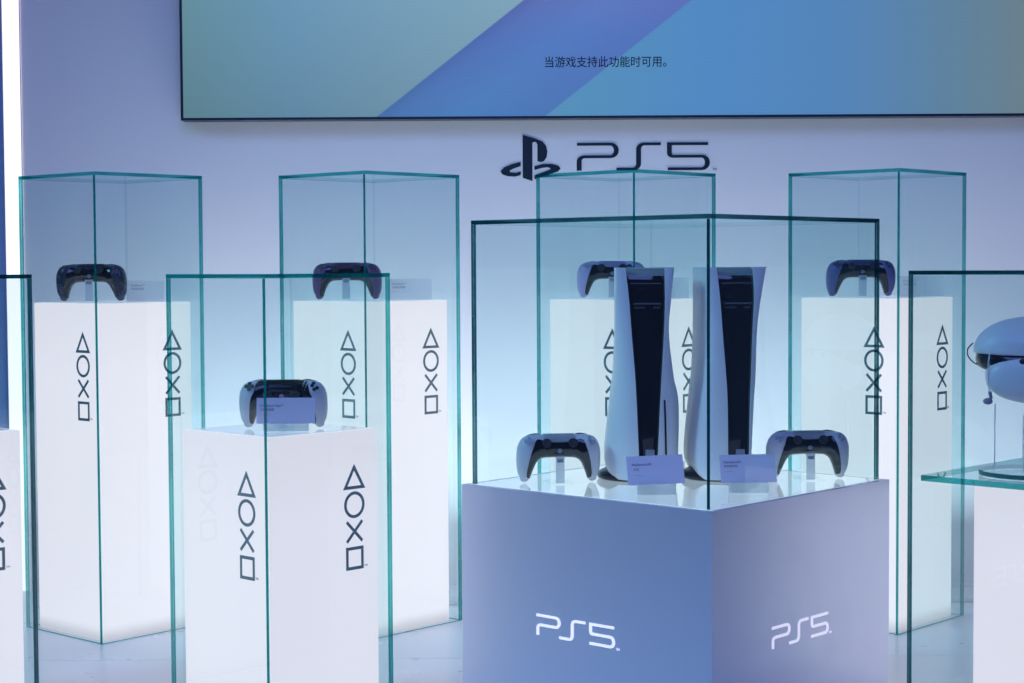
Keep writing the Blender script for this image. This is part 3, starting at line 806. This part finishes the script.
# visor shell
bm = bmesh.new(); superell(bm, 0, -.060, Z(377.5), .086, .038, .0475, .92, .8)
from mathutils.bvhtree import BVHTree
vbv = BVHTree.FromBMesh(bm)
link('visor', bm, M['halo'], hs, smooth=True)
bm = bmesh.new(); superell(bm, 0, -.032, Z(361), .102, .058, .026, .75, .8, Matrix.Rotation(radians(8), 4, 'X'))
link('light_shield', bm, M['gloss_black'], hs, smooth=True)
for dx, zy in ((-.0235, 362), (.0235, 362)):
    hit, nrm, _, _ = vbv.ray_cast(Vector((dx, -.5, Z(zy))), Vector((0, 1, 0)))
    nrm = Vector((dx*4, -1, (zy-377)*-.012))
    bm = bmesh.new(); lathe(bm, [(0, -.001), (.0056, -.001), (.0056, .0008), (.0045, .0016), (0, .0014)], 20, Matrix.Translation(hit) @ nrm.to_track_quat('Z', 'Y').to_matrix().to_4x4())
    link('camera_lens', bm, M['black'], hs, smooth=True)
# halo headband: a broad ring, tall in front, tilted up over the visor
def band(rx0, ry, h0, h1, thick, zc, tilt, a0=0, a1=360, mi='halo', name='halo_band', yc=.03):
    bm = bmesh.new(); n = 72; prev = None; first = None; closed = (a1-a0) >= 360
    for i in range(n if closed else n+1):
        a = radians(a0+(a1-a0)*i/n); fr = (1-sin(a))/2    # 1 at the front (-y)
        hh = h1+(h0-h1)*fr**2; row = []
        for k in range(12):
            q = 2*pi*k/12; ct, stt = cos(q), sin(q)
            rr = thick*(.5*math.copysign(abs(ct)**.8, ct)); zz = hh*.5*math.copysign(abs(stt)**.8, stt)
            lean = -.30*zz*fr*1.2
            p = Vector(((rx0+rr+lean)*cos(a), (ry+rr+lean)*sin(a), zz))
            p = Matrix.Rotation(tilt, 4, 'X') @ p + Vector((0, yc, zc)); row.append(bm.verts.new(p))
        if prev:
            for k in range(12): bm.faces.new([prev[k], prev[(k+1) % 12], row[(k+1) % 12], row[k]])
        else: first = row
        prev = row
    if closed:
        for k in range(12): bm.faces.new([prev[k], prev[(k+1) % 12], first[(k+1) % 12], first[k]])
    else: bm.faces.new(first); bm.faces.new(prev)
    return link(name, bm, M[mi], hs, smooth=True)
band(.066, .112, .034, .032, .014, Z(347), radians(-4), 0, 360)
bm = bmesh.new(); superell(bm, 0, -.036, Z(353.5), .106, .058, .063, .95, .95, Matrix.Rotation(radians(3), 4, 'X'), zlow=.10)
link('forehead_pad', bm, M['halo'], hs, smooth=True)

# earphone loop and dangling bud on the left-hand side
xl = lambda px: (px-1034)/1751*HY
bm = bmesh.new()
tube(bm, cr([(xl(985), -.05, Z(368)), (xl(976), -.045, Z(365)), (xl(970), -.04, Z(358)), (xl(970), -.035, Z(351)), (xl(975), -.02, Z(346))], 16), .0012, 8)
link('side_loop', bm, M['black'], hs, smooth=True)
bm = bmesh.new()
tube(bm, cr([(xl(991), -.075, Z(349)), (xl(989), -.078, Z(362)), (xl(988.5), -.08, Z(376)), (xl(989.5), -.082, Z(390)), (xl(991), -.083, Z(397))], 16), .0011, 8)
link('earphone_cable', bm, M['cable'] if 'cable' in M else M['acrylic_edge'], hs, smooth=True)
bm = bmesh.new(); superell(bm, xl(988.5), -.083, Z(401.5), .0085, .006, .0058, 1, 1)
bud = link('earbud', bm, M['bud'] if 'bud' in M else M['grey_print'], hs, smooth=True)
bm = bmesh.new(); tube(bm, [(xl(990.2), -.083, Z(392)), (xl(991.6), -.083, Z(399))], .003, 10); link('stem', bm, M['grey_print'], bud, smooth=True)

# ------------------------------------------------------------------ light
w = bpy.data.worlds.new('hall'); bpy.context.scene.world = w; w.use_nodes = True
bg = w.node_tree.nodes['Background']; bg.inputs[0].default_value = (.19, .29, .75, 1); bg.inputs[1].default_value = .16
def area(name, loc, target, size, col, power, sy=None):
    l = bpy.data.lights.new(name, 'AREA'); l.energy = power; l.color = col; l.size = size
    if sy: l.shape = 'RECTANGLE'; l.size_y = sy
    o = bpy.data.objects.new(name, l); C.objects.link(o); o.location = loc
    o.rotation_euler = (Vector(target)-Vector(loc)).to_track_quat('-Z', 'Y').to_euler(); return o
area('hall_light_violet', (-.1, .9, 3.0), (.1, 3.3, .7), 1.8, (.24, .30, 1), 37)
cy = area('hall_light_cyan', (-2.7, 2.3, 2.5), (.2, 3.1, .6), .9, (.36, .78, 1), 8)
cy.data.spread = radians(70)
area('ceiling_light_cool', (0, 3.2, 4.2), (0, 3.6, 0), 3.0, (.70, .80, 1), 5.5, 1.2)
# uplighter along the foot of the back wall
up_ = thing('floor_uplighter', 'slim light bar on the platform along the foot of the back wall', 'light', (-.05, WY-.19, 0))
bm = bmesh.new(); box(bm, -1.1, 1.9, -.018, .018, .0005, .012); link('housing', bm, pbr('white_housing', (.8, .8, .82), .4), up_, bevel=.002)
wash = area('wall_washer', (.35, WY-.19, .014), (.35, WY-.19, 1.0), 3.0, (.84, .93, 1), 9.6, .03)
wash.data.spread = radians(105)

sc = bpy.context.scene
sc.view_settings.view_transform = 'Standard'; sc.view_settings.look = 'None'
sc.view_settings.exposure = 0; sc.view_settings.gamma = 1; sc.view_settings.use_curve_mapping = False
sc.cycles.transparent_max_bounces = 64; sc.cycles.max_bounces = 12; sc.cycles.glossy_bounces = 6
sc.cycles.use_denoising = True
